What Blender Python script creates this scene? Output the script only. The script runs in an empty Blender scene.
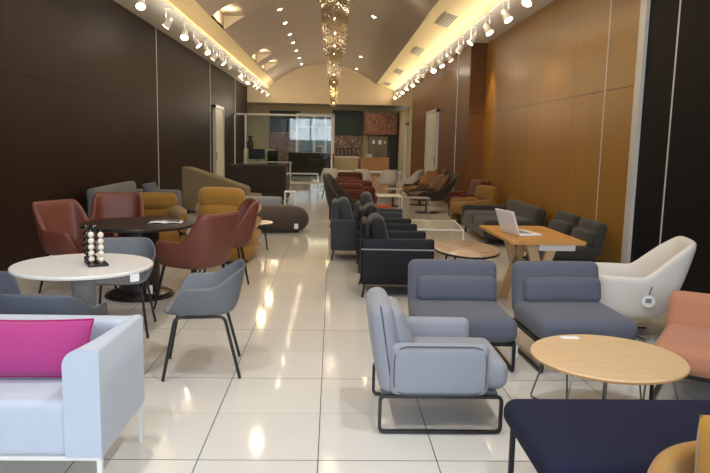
import bpy, bmesh, math, random
from mathutils import Vector, Matrix
random.seed(7)
C = bpy.context.scene.collection
PI = math.pi
R = math.radians

# ------------------------------------------------------------------ materials
def lin(c):
    return tuple((v/255/12.92 if v/255 <= .04045 else ((v/255+.055)/1.055)**2.4) for v in c)

class NT:
    def __init__(s, name):
        s.m = bpy.data.materials.new(name); s.m.use_nodes = True
        s.t = s.m.node_tree; s.t.nodes.clear()
        s.out = s.t.nodes.new('ShaderNodeOutputMaterial')
        s.b = s.t.nodes.new('ShaderNodeBsdfPrincipled')
        s.t.links.new(s.b.outputs[0], s.out.inputs[0])
    def n(s, ty, **k):
        nd = s.t.nodes.new('ShaderNode'+ty)
        for a, v in k.items(): setattr(nd, a, v)
        return nd
    def l(s, a, b): s.t.links.new(a, b)
    def math(s, op, a, b=None, c=None):
        nd = s.n('Math', operation=op)
        for i, v in enumerate((a, b, c)):
            if v is None: continue
            if isinstance(v, (int, float)): nd.inputs[i].default_value = v
            else: s.l(v, nd.inputs[i])
        return nd.outputs[0]
    def mix(s, f, a, b):
        nd = s.n('Mix', data_type='RGBA')
        for i, v in ((0, f), (6, a), (7, b)):
            if isinstance(v, (int, float)): nd.inputs[i].default_value = v
            elif isinstance(v, tuple): nd.inputs[i].default_value = (*v, 1)
            else: s.l(v, nd.inputs[i])
        return nd.outputs[2]
    def coord(s, scale=(1, 1, 1), which='Object'):
        tc = s.n('TexCoord'); mp = s.n('Mapping'); mp.inputs['Scale'].default_value = scale
        s.l(tc.outputs[which], mp.inputs[0]); return mp.outputs[0]
    def noise(s, scale, vec=None, detail=3, rough=.5):
        nd = s.n('TexNoise'); nd.inputs['Scale'].default_value = scale
        nd.inputs['Detail'].default_value = detail; nd.inputs['Roughness'].default_value = rough
        if vec is not None: s.l(vec, nd.inputs['Vector'])
        return nd.outputs[0]
    def bump(s, h, strength=.3, dist=.01):
        nd = s.n('Bump'); nd.inputs['Strength'].default_value = strength; nd.inputs['Distance'].default_value = dist
        s.l(h, nd.inputs['Height']); s.l(nd.outputs[0], s.b.inputs['Normal'])
    def set(s, **k):
        for a, v in k.items():
            a = a.replace('_', ' ')
            i = s.b.inputs[a]
            if isinstance(v, tuple): i.default_value = (*v, 1)
            elif isinstance(v, (int, float)): i.default_value = v
            else: s.l(v, i)
        return s

def fabric(name, rgb, rough=.9, scale=350, var=.10, sheen=.15):
    t = NT(name); c = lin(rgb); v = t.coord()
    n1 = t.noise(scale, v, 2); n2 = t.noise(9, v, 3)
    dark = tuple(x*(1-var*1.6) for x in c); light = tuple(min(1, x*(1+var*1.2)) for x in c)
    col = t.mix(t.math('ADD', t.math('MULTIPLY', n1, .6), t.math('MULTIPLY', n2, .4)), dark, light)
    t.set(Base_Color=col, Roughness=rough, Sheen_Weight=sheen); t.b.inputs['Specular IOR Level'].default_value = .25
    t.bump(n1, .25, .003); return t.m

def leather(name, rgb, rough=.45, spec=.5):
    t = NT(name); t.b.inputs['Specular IOR Level'].default_value = spec; c = lin(rgb); v = t.coord()
    n1 = t.noise(160, v, 3); n2 = t.noise(5, v, 3)
    t.set(Base_Color=t.mix(n2, tuple(x*.85 for x in c), tuple(min(1, x*1.12) for x in c)), Roughness=rough)
    t.bump(n1, .2, .002); return t.m

def plain(name, rgb, rough=.5, metal=0., coat=0., nscale=40, var=.04, spec=.5):
    t = NT(name); t.b.inputs['Specular IOR Level'].default_value = spec; c = lin(rgb); n1 = t.noise(nscale, t.coord(), 3)
    t.set(Base_Color=t.mix(n1, tuple(x*(1-var) for x in c), tuple(min(1, x*(1+var)) for x in c)),
          Roughness=rough, Metallic=metal, Coat_Weight=coat); return t.m

def wood(name, a, b, scale=(1.2, 14, 14), rough=.4, which='Object'):
    t = NT(name); v = t.coord(scale, which)
    n1 = t.noise(2.2, v, 5, .6); n2 = t.noise(14, v, 3)
    f = t.math('ADD', t.math('MULTIPLY', n1, .75), t.math('MULTIPLY', n2, .25))
    r = t.n('ValToRGB'); t.l(f, r.inputs[0])
    r.color_ramp.elements[0].position = .3; r.color_ramp.elements[1].position = .7
    r.color_ramp.elements[0].color = (*lin(a), 1); r.color_ramp.elements[1].color = (*lin(b), 1)
    t.set(Base_Color=r.outputs[0], Roughness=rough); t.bump(n2, .08, .002); return t.m

def seam(t, coord, y0, pitch, w):
    # distance to nearest grid line below w -> 1
    q = t.math('DIVIDE', t.math('SUBTRACT', coord, y0), pitch)
    d = t.math('ABSOLUTE', t.math('SUBTRACT', q, t.math('ROUND', q)))
    return t.math('LESS_THAN', t.math('MULTIPLY', d, pitch), w)

def panel_wood(name, a, b, y0, rough=.35, seamc=.3, spec=.5):
    t = NT(name); t.b.inputs['Specular IOR Level'].default_value = spec; g = t.n('NewGeometry'); sp = t.n('SeparateXYZ'); t.l(g.outputs['Position'], sp.inputs[0])
    mp = t.n('Mapping'); mp.inputs['Scale'].default_value = (6, 6, .35); t.l(g.outputs['Position'], mp.inputs[0])
    n1 = t.noise(1.6, mp.outputs[0], 5, .6); n2 = t.noise(9, mp.outputs[0], 3)
    pid = t.math('ROUND', t.math('DIVIDE', t.math('SUBTRACT', sp.outputs[1], y0+.575), 1.15))
    wn = t.n('TexWhiteNoise', noise_dimensions='1D'); t.l(pid, wn.inputs['W'])
    f = t.math('ADD', t.math('ADD', t.math('MULTIPLY', n1, .55), t.math('MULTIPLY', n2, .2)), t.math('MULTIPLY', wn.outputs[0], .25))
    base = t.mix(f, lin(a), lin(b))
    s = t.math('MAXIMUM', seam(t, sp.outputs[1], y0, 1.15, .006), t.math('LESS_THAN', t.math('ABSOLUTE', t.math('SUBTRACT', sp.outputs[2], 2.31)), .009))
    dark = tuple(x*seamc for x in lin(a))
    t.set(Base_Color=t.mix(s, base, dark), Roughness=rough)
    t.bump(t.math('SUBTRACT', 1, s), .5, .004); return t.m

def floor_mat():
    t = NT('polished porcelain tile'); g = t.n('NewGeometry'); sp = t.n('SeparateXYZ'); t.l(g.outputs['Position'], sp.inputs[0])
    sx = seam(t, sp.outputs[0], -.05, .6, .0028)
    sy = seam(t, sp.outputs[1], 3.18, 1.172, .0034)
    sy2 = seam(t, sp.outputs[1], 3.766, 1.172, .0018)
    s = t.math('MAXIMUM', t.math('MAXIMUM', sx, sy), t.math('MULTIPLY', sy2, .6))
    ix = t.math('FLOOR', t.math('DIVIDE', t.math('ADD', sp.outputs[0], .05), .6))
    iy = t.math('FLOOR', t.math('DIVIDE', t.math('SUBTRACT', sp.outputs[1], 3.18), .586))
    cv = t.n('CombineXYZ'); t.l(ix, cv.inputs[0]); t.l(iy, cv.inputs[1])
    wn = t.n('TexWhiteNoise', noise_dimensions='3D'); t.l(cv.outputs[0], wn.inputs[0])
    n1 = t.noise(2.2, g.outputs['Position'], 4)
    f = t.math('ADD', t.math('MULTIPLY', wn.outputs[0], .5), t.math('MULTIPLY', n1, .5))
    base = t.mix(f, lin((208, 207, 203)), lin((220, 219, 215)))
    t.set(Base_Color=t.mix(s, base, lin((70, 68, 66))), Roughness=t.math('ADD', .07, t.math('MULTIPLY', s, .5)), Coat_Weight=.0)
    t.b.inputs['IOR'].default_value = 1.55
    return t.m

def mosaic(name, cols, scale=9):
    t = NT(name); g = t.n('NewGeometry')
    vo = t.n('TexVoronoi'); vo.inputs['Scale'].default_value = scale; t.l(g.outputs['Position'], vo.inputs['Vector'])
    sp = t.n('SeparateXYZ'); t.l(vo.outputs['Color'], sp.inputs[0])
    r = t.n('ValToRGB'); r.color_ramp.interpolation = 'CONSTANT'; t.l(sp.outputs[0], r.inputs[0])
    e = r.color_ramp.elements
    while len(e) < len(cols): e.new(.5)
    for i, c in enumerate(cols): e[i].position = i/len(cols); e[i].color = (*lin(c), 1)
    t.set(Base_Color=r.outputs[0], Roughness=.35); return t.m

def emit(name, rgb, s):
    t = NT(name); t.set(Base_Color=lin(rgb), Emission_Color=lin(rgb), Emission_Strength=s, Roughness=.4); return t.m

def glass(name, tint, alpha, rough=.02):
    t = NT(name); tr = t.n('BsdfTransparent'); tr.inputs[0].default_value = (*tint, 1)
    gl = t.n('BsdfGlossy'); gl.inputs['Roughness'].default_value = rough
    n1 = t.noise(3, t.coord(), 2)
    t.set(Base_Color=tint)
    fr = t.n('Fresnel'); fr.inputs[0].default_value = 1.45
    mx = t.n('MixShader'); t.l(t.math('ADD', t.math('MULTIPLY', fr.outputs[0], .3), t.math('MULTIPLY', n1, alpha)), mx.inputs[0])
    t.l(tr.outputs[0], mx.inputs[1]); t.l(gl.outputs[0], mx.inputs[2]); t.l(mx.outputs[0], t.out.inputs[0]); return t.m

def crystal_mat():
    t = NT('cut crystal'); gl = t.n('BsdfGlossy'); gl.inputs['Roughness'].default_value = .08; gl.inputs[0].default_value = (*lin((235, 228, 215)), 1)
    tr = t.n('BsdfTransparent'); tr.inputs[0].default_value = (.93, .88, .8, 1)
    df = t.n('BsdfTranslucent'); df.inputs[0].default_value = (*lin((225, 215, 200)), 1)
    m1 = t.n('MixShader'); m1.inputs[0].default_value = .55; t.l(gl.outputs[0], m1.inputs[1]); t.l(df.outputs[0], m1.inputs[2])
    m2 = t.n('MixShader'); m2.inputs[0].default_value = .12; t.l(m1.outputs[0], m2.inputs[1]); t.l(tr.outputs[0], m2.inputs[2])
    t.l(m2.outputs[0], t.out.inputs[0]); return t.m

M = dict(
    floor=floor_mat(),
    walnut=panel_wood('dark walnut wall panel', (32, 20, 14), (50, 32, 23), 8.0, .5, .3, .12),
    honey=panel_wood('honey maple wall panel', (134, 95, 37), (162, 120, 52), 7.72+1.15*.87, .33, .45),
    blackpanel=plain('black wall panel', (14, 13, 15), .6, spec=.12),
    brownpanel=panel_wood('brown wood return panel', (96, 62, 28), (124, 82, 38), 16.0, .45, .3, .2),
    alu=plain('brushed pale aluminium trim', (196, 196, 194), .4, .2),
    plaster=plain('warm white plaster', (206, 188, 160), .85, nscale=6),
    cream=plain('cream painted plaster', (232, 214, 172), .85, nscale=6),
    soffit=plain('grey painted soffit', (222, 214, 202), .8, nscale=6),
    mauve=plain('greige ceiling paint', (178, 165, 154), .85, nscale=6),
    black=plain('black powder coated steel', (24, 24, 26), .42),
    darkmetal=plain('dark grey steel', (62, 62, 64), .38, .5),
    chrome=plain('polished chrome', (205, 205, 205), .18, 1.),
    wire=plain('grey wire steel', (120, 118, 114), .3, .8),
    whitemetal=plain('white powder coated steel', (222, 222, 220), .4),
    whitelac=plain('white laminate', (226, 226, 226), .28),
    tag=plain('white paper tag', (235, 238, 240), .7),
    lightgrey=fabric('pale grey melange fabric', (142, 146, 156), var=.08),
    bluegrey=fabric('blue grey upholstery', (90, 94, 108), var=.08),
    piping=fabric('dark grey piping', (84, 86, 96)),
    white_fab=fabric('icy white upholstery', (182, 192, 208), var=.07),
    pink=fabric('magenta pink cushion fabric', (168, 62, 126), var=.1),
    pinkdk=fabric('dark magenta piping', (165, 26, 108)),
    offwhite=fabric('off white shell upholstery', (212, 207, 200), var=.05),
    salmon=fabric('salmon upholstery', (174, 120, 94), var=.08),
    navy=fabric('dark navy upholstery', (27, 31, 54), var=.1, sheen=0),
    mustard=fabric('mustard velvet', (158, 116, 48), var=.14, sheen=.3),
    mustard2=fabric('ochre upholstery', (136, 100, 46), var=.12),
    maroon=leather('maroon leather', (110, 60, 48), .5),
    rust=fabric('rust red velvet', (88, 42, 27), var=.15),
    orange=fabric('orange upholstery', (150, 72, 38), var=.1),
    shellgrey=plain('matte blue grey shell', (102, 108, 114), .55),
    shellblue=plain('matte slate shell', (84, 90, 102), .6),
    charcoal=fabric('charcoal upholstery', (54, 52, 50), var=.12),
    charblack=leather('black blue leather', (19, 21, 27), .55, .25),
    blackcush=fabric('black cushion fabric', (36, 35, 36)),
    teal=fabric('slate grey upholstery', (58, 63, 68), var=.1),
    taupe=fabric('taupe upholstery', (132, 118, 92), var=.1),
    darktaupe=fabric('dark brown grey upholstery', (54, 49, 44), var=.12),
    greysofa=fabric('mid grey upholstery', (104, 108, 112), var=.1),
    slate=fabric('dark slate cushion', (76, 82, 92)),
    ottoman=fabric('dark plum grey upholstery', (78, 70, 66), var=.1),
    brownleather=leather('brown leather', (84, 50, 30), .5),
    tanleather=leather('tan leather', (128, 84, 48), .5),
    maple=wood('light maple veneer', (202, 172, 132), (216, 190, 152), (1.2, 9, 9)),
    maple_edge=wood('maple edge ply', (178, 128, 74), (200, 150, 92), (1.2, 9, 30)),
    honeytop=wood('honey oak table top', (176, 126, 62), (198, 148, 82), (9, 1.2, 9)),
    paleoak=wood('pale oak legs', (184, 154, 116), (206, 176, 136), (12, 12, 1.4)),
    darktop=wood('dark wenge table top', (30, 24, 24), (48, 38, 37), (9, 1.2, 9), .3),
    travertine=None,
    greybase=plain('grey lacquer pedestal', (132, 134, 138), .45),
    pearl=plain('pearl white ball', (226, 216, 200), .25, coat=.4),
    jet=plain('jet black ball', (16, 16, 18), .25, coat=.3),
    screen=plain('dark monitor screen', (14, 18, 20), .2),
    laptop=plain('white laptop plastic', (226, 222, 222), .35),
    paper=plain('white paper page', (226, 226, 226), .6),
    ink=plain('grey printed photo', (92, 90, 92), .5),
    glass=glass('clear partition glass', (.86, .92, .92), .05),
    tableglass=glass('clear table glass', (.94, .97, .96), .3),
    crystal=crystal_mat(),
    lens=emit('lit spot lens', (255, 226, 176), 9),
    lenscool=emit('lit cool spot lens', (255, 246, 230), 60),
    down=emit('lit downlight lens', (255, 232, 196), 45),
    bulb=emit('warm chandelier bulb', (255, 220, 165), 14),
    led=emit('warm led strip', (255, 206, 128), 2),
    green=plain('dark green painted panel', (34, 52, 42), .5),
    mosaicpink=mosaic('pink brown mosaic tile', [(150, 112, 98), (118, 88, 78), (176, 138, 122), (128, 100, 84), (96, 74, 66)], 20),
    mosaicbrown=mosaic('brown mosaic tile', [(122, 74, 44), (148, 92, 56), (98, 60, 38), (170, 116, 72), (112, 70, 48)], 18),
    mosaicmix=mosaic('speckled mosaic tile', [(96, 80, 56), (140, 96, 66), (66, 60, 46), (176, 150, 116), (120, 62, 44), (88, 84, 60)], 16),
    cabinet=plain('grey green cabinet door', (116, 108, 92), .5),
    bluepane=plain('blue grey reflected daylight pane', (84, 104, 120), .2),
    doorlight=plain('pale frosted door', (228, 230, 224), .4),
    whitewall=plain('off white wall', (200, 186, 150), .8),
    vase=plain('dark bronze vase', (38, 30, 26), .4, .3),
    skin=plain('skin', (150, 100, 80), .6),
)
def frosted(name, rgb):  # pale diffuse body imitates bright ceiling mirrored in the table glass
    t = NT(name); tr = t.n('BsdfTransparent'); n1 = t.noise(4, t.coord(), 2)
    t.set(Base_Color=t.mix(n1, lin(rgb), tuple(x*1.04 for x in lin(rgb))), Roughness=.12)
    mx = t.n('MixShader'); mx.inputs[0].default_value = .6
    t.l(tr.outputs[0], mx.inputs[1]); t.l(t.b.outputs[0], mx.inputs[2]); t.l(mx.outputs[0], t.out.inputs[0]); return t.m
M['tableglass'] = frosted('table glass with painted reflection', (206, 208, 196))
def marble():
    t = NT('beige marble'); v = t.coord(); n1 = t.noise(5, v, 8, .65)
    t.set(Base_Color=t.mix(n1, lin((150, 124, 104)), lin((224, 206, 186))), Roughness=.25); return t.m
M['travertine'] = marble()

# ------------------------------------------------------------------ mesh builder
def T(x=0, y=0, z=0, rx=0, ry=0, rz=0, s=(1, 1, 1)):
    return Matrix.Translation((x, y, z)) @ Matrix.Rotation(rz, 4, 'Z') @ Matrix.Rotation(ry, 4, 'Y') @ Matrix.Rotation(rx, 4, 'X') @ Matrix.Diagonal((*s, 1))

class MB:
    def __init__(s): s.b = bmesh.new()
    def quads(s, rows, cu=False, cv=False, m=None):
        m = m or Matrix()
        V = [[s.b.verts.new(m @ Vector(p)) for p in r] for r in rows]
        n, k = len(V), len(V[0])
        for i in range(n if cu else n-1):
            for j in range(k if cv else k-1):
                f = [V[i][j], V[(i+1) % n][j], V[(i+1) % n][(j+1) % k], V[i][(j+1) % k]]
                try: s.b.faces.new(f)
                except ValueError: pass
        return V
    def box(s, c, d, m=None, bevel=0.):
        if bevel > 0: return s.cush(c, d, bevel, 0, m, k=2, mid=1)
        m = m or Matrix(); x, y, z = (v/2 for v in d)
        vs = [s.b.verts.new(m @ Vector((c[0]+i*x, c[1]+j*y, c[2]+k*z))) for i in (-1, 1) for j in (-1, 1) for k in (-1, 1)]
        for q in ((0, 1, 3, 2), (4, 6, 7, 5), (0, 4, 5, 1), (2, 3, 7, 6), (0, 2, 6, 4), (1, 5, 7, 3)):
            s.b.faces.new([vs[i] for i in q])
        return s
    def cush(s, c, d, r, puff=0., m=None, k=3, mid=5):
        """rounded box, optionally puffed"""
        m = m or Matrix(); h = [v/2 for v in d]; r = min(r, min(h)*.999)
        ax = []
        for a in range(3):
            e = [-h[a]+r*(1-math.cos(i/k*PI/2)) if False else -h[a]+r*i/k for i in range(k)]
            mm = [(-h[a]+r)+(2*(h[a]-r))*i/mid for i in range(mid+1)]
            ax.append(e+mm+[-v for v in reversed(e)])
        tmp = {}
        def P(x, y, z):
            key = (round(x, 6), round(y, 6), round(z, 6))
            if key in tmp: return tmp[key]
            p = Vector((x, y, z)); q = Vector([max(-(h[a]-r), min(h[a]-r, p[a])) for a in range(3)])
            dd = p-q
            if dd.length > 1e-9: p = q+dd.normalized()*r
            if puff:
                u = [p[a]/h[a] for a in range(3)]
                for a in range(3):
                    b_, c_ = (a+1) % 3, (a+2) % 3
                    p[a] += math.copysign(1, u[a])*abs(u[a])**3*puff*(min(h)/h[a] if h[a] > min(h)*1.5 else 1)*max(0, 1-u[b_]**2)*max(0, 1-u[c_]**2)
            v = s.b.verts.new(m @ (Vector(c)+p)); tmp[key] = v; return v
        for a in range(3):
            b_, c_ = (a+1) % 3, (a+2) % 3
            for sg in (-1, 1):
                for i in range(len(ax[b_])-1):
                    for j in range(len(ax[c_])-1):
                        vs = []
                        for (di, dj) in ((0, 0), (1, 0), (1, 1), (0, 1)):
                            p = [0, 0, 0]; p[a] = sg*h[a]; p[b_] = ax[b_][i+di]; p[c_] = ax[c_][j+dj]
                            vs.append(P(*p))
                        if len(set(vs)) < 3: continue
                        if sg < 0: vs.reverse()
                        try: s.b.faces.new(vs)
                        except ValueError: pass
        return s
    def tube(s, pts, r, closed=False, seg=8, fillet=0., flat=None, m=None):
        m = m or Matrix(); P = [Vector(p) for p in pts]
        if fillet > 0:
            Q = []
            n = len(P)
            for i in range(n):
                if not closed and i in (0, n-1): Q.append(P[i]); continue
                a, b, c = P[i-1], P[i], P[(i+1) % n]
                d1, d2 = (a-b), (c-b); f = min(fillet, d1.length*.49, d2.length*.49)
                p1, p2 = b+d1.normalized()*f, b+d2.normalized()*f
                for j in range(6):
                    t = j/5; Q.append((p1*(1-t)+b*t)*(1-t)+(b*(1-t)+p2*t)*t)
            P = Q
        n = len(P); rows = []
        tan = []
        for i in range(n):
            a = P[i-1] if (i > 0 or closed) else P[i]; b = P[(i+1) % n] if (i < n-1 or closed) else P[i]
            tan.append((b-a).normalized())
        up = Vector((0, 0, 1)) if abs(tan[0].z) < .9 else Vector((1, 0, 0))
        u = (up-tan[0]*up.dot(tan[0])).normalized()
        for i in range(n):
            u = (u-tan[i]*u.dot(tan[i])); u = u.normalized() if u.length > 1e-6 else tan[i].orthogonal().normalized()
            w = tan[i].cross(u); ra = r(i/(n-1)) if callable(r) else r
            rows.append([P[i]+u*(ra*math.cos(k/seg*2*PI+PI/4))+w*(ra*(flat or 1)*math.sin(k/seg*2*PI+PI/4)) for k in range(seg)])
        V = s.quads(rows, closed, True, m)
        if not closed:
            s.b.faces.new(list(reversed(V[0]))); s.b.faces.new(V[-1])
        return s
    def lathe(s, prof, seg=32, m=None, sx=1, sy=1):
        rows = [[(r*sx*math.cos(k/seg*2*PI), r*sy*math.sin(k/seg*2*PI), z) for k in range(seg)] for r, z in prof]
        V = s.quads(rows, False, True, m)
        for v in (list(reversed(V[0])), V[-1]):
            try: s.b.faces.new(v)
            except ValueError: pass
        return s
    def prism(s, out, z0, z1, m=None):
        m = m or Matrix(); a = [s.b.verts.new(m @ Vector((x, y, z0))) for x, y in out]; b = [s.b.verts.new(m @ Vector((x, y, z1))) for x, y in out]
        n = len(out); s.b.faces.new(list(reversed(a))); s.b.faces.new(b)
        for i in range(n): s.b.faces.new([a[i], a[(i+1) % n], b[(i+1) % n], b[i]])
        return s
    def ball(s, c, r, m=None, seg=16, sz=1):
        prof = [(max(1e-4, r*math.sin(i/10*PI)), -r*sz*math.cos(i/10*PI)) for i in range(11)]
        return s.lathe(prof, seg, (m or Matrix()) @ T(*c))
    def poly(s, pts): s.b.faces.new([s.b.verts.new(Vector(p)) for p in pts]); return s

def obj(name, mb, mat, parent=None, smooth=True, solid=0., sub=0, weld=True, ang=40):
    if weld: bmesh.ops.remove_doubles(mb.b, verts=mb.b.verts, dist=1e-5)
    bmesh.ops.recalc_face_normals(mb.b, faces=mb.b.faces)
    me = bpy.data.meshes.new(name); mb.b.to_mesh(me); mb.b.free()
    o = bpy.data.objects.new(name, me); C.objects.link(o)
    me.materials.append(M[mat] if isinstance(mat, str) else mat)
    if smooth:
        for p in me.polygons: p.use_smooth = True
        try: me.set_sharp_from_angle(angle=R(ang))
        except Exception: pass
    if solid:
        q = o.modifiers.new('solid', 'SOLIDIFY'); q.thickness = solid; q.offset = 0; q.use_even_offset = False
    if sub:
        q = o.modifiers.new('sub', 'SUBSURF'); q.levels = sub; q.render_levels = sub
    if parent: o.parent = parent
    return o

def tag(o, label, cat, group=None):
    o['label'] = label; o['category'] = cat
    if group: o['group'] = group
    return o
def thing(name, label, cat, loc=(0, 0, 0), rz=0, group=None):
    o = bpy.data.objects.new(name, None); C.objects.link(o); o.empty_display_size = .1
    o.location = loc; o.rotation_euler = (0, 0, R(rz)); return tag(o, label, cat, group)
def struct(name, mb, mat, smooth=False):
    o = obj(name, mb, mat, None, smooth); o['kind'] = 'structure'; return o
def dup(root, label, loc, rz, group=None, skip=()):
    r = root.copy(); C.objects.link(r); r.location = loc; r.rotation_euler = (0, 0, R(rz)); r['label'] = label
    if group: r['group'] = group
    for ch in list(root.children):
        if ch.name.split('.')[0] in skip: continue
        c = ch.copy(); C.objects.link(c); c.parent = r
        for g in list(ch.children):
            d = g.copy(); C.objects.link(d); d.parent = c
    return r
def recolour(root, pairs):
    """give a copied thing its own upholstery: new mesh data for the named parts"""
    for ch in root.children:
        k = ch.name.split('.')[0]
        if k in pairs:
            ch.data = ch.data.copy(); ch.data.materials.clear(); ch.data.materials.append(M[pairs[k]])

# ------------------------------------------------------------------ the setting
Y0, Y1, YB = -3.2, 30.0, 36.0
XL, XR = -3.78, 3.5
struct('floor', MB().box((0, (Y0+YB)/2, -.05), (9.2, YB-Y0+.4, .1)), 'floor')
struct('wall_left', MB().box((XL-.1, (Y0+Y1)/2, 1.95), (.2, Y1-Y0, 3.9)), 'walnut')
struct('wall_right', MB().box((XR+.1, (7.78+15.7)/2, 1.95), (.2, 15.7-7.78, 3.9)), 'honey')
struct('wall_right_front', MB().box((XR+.1, (Y0+7.62)/2, 1.95), (.2, 7.62-Y0, 3.9)), 'blackpanel')
w = MB(); w.box((3.5, (15.7+27)/2, 1.95), (.74, 27-15.7, 3.9)); struct('wall_right_middle', w, 'brownpanel')
w = MB(); w.box((3.7, (27+Y1)/2, 1.95), (.4, Y1-27, 3.9)); struct('wall_right_rear', w, 'whitewall')
tn = [0]
def trim(mb, mat='alu', smooth=False):
    tn[0] += 1; return struct('trim_%d' % tn[0], mb, mat, smooth)
trim(MB().box((XR-.01, 7.7, 1.95), (.06, .16, 3.9)))
trim(MB().box((XR+.004, 6.95, 1.95), (.012, .03, 3.9)))
trim(MB().box((XR+.004, 8.72, 1.95), (.012, .03, 3.9)))
trim(MB().box((3.125, 17.2, 1.95), (.02, .05, 3.9)))
trim(MB().box((XL+.004, 14.75, 1.95), (.014, .035, 3.9)))
trim(MB().box((XL+.004, 21.0, 1.95), (.02, .06, 3.9)))
trim(MB().box((XL+.004, 26.3, 1.95), (.02, .06, 3.9)))
# soffits, bands and the shallow vault
trim(MB().box(((XL-2.86)/2, (Y0+Y1)/2, 3.96), (-2.86-XL, Y1-Y0, .12)), 'soffit')
trim(MB().box(((XR+2.62)/2, (Y0+Y1)/2, 3.96), (XR-2.62, Y1-Y0, .12)), 'soffit')
w = MB(); w.prism([(-2.86, 3.9), (-2.6, 4.13), (-2.6, 4.19), (-2.92, 3.96)], Y0, Y1, Matrix(((1, 0, 0, 0), (0, 0, 1, 0), (0, 1, 0, 0), (0, 0, 0, 1)))); trim(w, 'cream')
w = MB(); w.prism([(2.62, 3.9), (1.85, 4.12), (1.85, 4.18), (2.68, 3.96)], Y0, Y1, Matrix(((1, 0, 0, 0), (0, 0, 1, 0), (0, 1, 0, 0), (0, 0, 0, 1)))); trim(w, 'cream')
def vz(x): return 4.95-.82*((x+.375)/2.225)**2
POCK = [(14.6, 16.3), (21.4, 23.1), (24.3, 25.8)]
XP = -2.1; ZP = vz(XP)
w = MB()
ycuts = [Y0]+[v for p in POCK for v in p]+[Y1]
for i in range(len(ycuts)-1):
    y0, y1 = ycuts[i], ycuts[i+1]; pocket = i % 2 == 1
    xs = [-2.6+k*4.45/40 for k in range(41)]
    if pocket: xs = [XP]+[x for x in xs if x > XP]
    w.quads([[(x, y0, vz(x)) for x in xs], [(x, y1, vz(x)) for x in xs]])
    if pocket:
        w.quads([[(-2.6, y0, 4.13), (-2.6, y0, ZP), (XP, y0, ZP)], [(-2.6, y1, 4.13), (-2.6, y1, ZP), (XP, y1, ZP)]])
        for y in (y0, y1):
            pr = [x for x in [-2.6+k*4.45/40 for k in range(41)] if x < XP]
            w.poly([(-2.6, y, ZP)]+[(x, y, vz(x)) for x in pr]+[(XP, y, ZP)])
struct('ceiling', w, 'mauve', True)
# bulkhead over the far opening
w = MB(); xs = [-2.6+k*4.45/30 for k in range(31)]
w.prism([(XL, 3.24), (XR, 3.24), (XR, 4.1), (1.85, 4.12)]+[(x, vz(x)+.05) for x in reversed(xs)]+[(-2.86, 4.0), (XL, 4.0)], Y1, Y1+.2,
        Matrix(((1, 0, 0, 0), (0, 0, 1, 0), (0, 1, 0, 0), (0, 0, 0, 1)))); struct('wall_bulkhead', w, 'plaster')
# storefront behind the photographer
w = MB()
w.box((0, Y0-.1, 3.65), (7.7, .12, .5)); w.box((0, Y0-.1, .1), (7.7, .12, .2))
for x in (-3.7, -1.85, 0, 1.85, 3.45): w.box((x, Y0-.1, 1.9), (.1, .12, 3.4))
struct('window_1', w, 'black')
w = MB(); w.box((0, Y0-.1, 4.4), (7.7, .1, 1.1)); struct('wall_front', w, 'plaster')
# rear room
struct('wall_back', MB().box((0, YB+.1, 1.8), (9.2, .2, 3.6)), 'whitewall')
struct('wall_back_left', MB().box((-4.5, 33.1, 1.8), (.2, 6, 3.6)), 'whitewall')
struct('wall_back_right', MB().box((3.5, 33.1, 1.62), (.2, 5.8, 3.24)), 'whitewall')
w = MB(); w.box((0, 33.1, 3.5), (9.2, 6, .1)); o = struct('ceiling_rear', w, 'mauve')

def put(name, label, cat, mb, mat, group=None, smooth=False):
    return tag(obj(name, mb, mat, None, smooth), label, cat, group)
put('painted_board', 'dark green painted panel high on the rear wall, behind the glass partition', 'wall board', MB().box((-2.55, 35.94, 2.6), (1.6, .1, 1.1), bevel=.01), 'green')
put('painted_board', 'dark green painted panel high on the rear wall, beside the brown mosaic canopy', 'wall board', MB().box((.75, 35.94, 2.6), (1.6, .1, 1.3), bevel=.01), 'green')
put('tiled_wall_section', 'pinkish mosaic tile panel seen through the glass partition', 'wall covering', MB().box((-2.5, 35.94, 1.0), (1.7, .1, 2.0), bevel=.01), 'mosaicpink')
put('tiled_wall_section', 'speckled mosaic tile panel under the right green panel', 'wall covering', MB().box((.75, 35.94, .965), (1.6, .1, 1.93), bevel=.01), 'mosaicmix')
put('mosaic_canopy', 'brown mosaic canopy above the grey cabinet', 'canopy', MB().box((2.45, 35.4, 2.55), (1.7, 1.1, 1.1), bevel=.02), 'mosaicbrown')
# rear window with frame; opaque pane colour stands in for reflected daylight
t = thing('window_2', 'blue grey window with white frame', 'window', (-.95, 35.9, 1.1)); t['kind'] = 'structure'
del t['label']; del t['category']
w = MB()
for x in (-.95, -.05, .55, .95): w.box((x, 0, .9), (.14, .1, 2.0))
w.box((0, 0, 1.9), (2.0, .1, .1)); w.box((0, 0, 1.25), (2.0, .08, .06))
obj('window_frame', w, 'whitemetal', t, False)
obj('window_pane', MB().box((0, .04, .9), (1.9, .03, 1.95)), 'bluepane', t, False)
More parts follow.
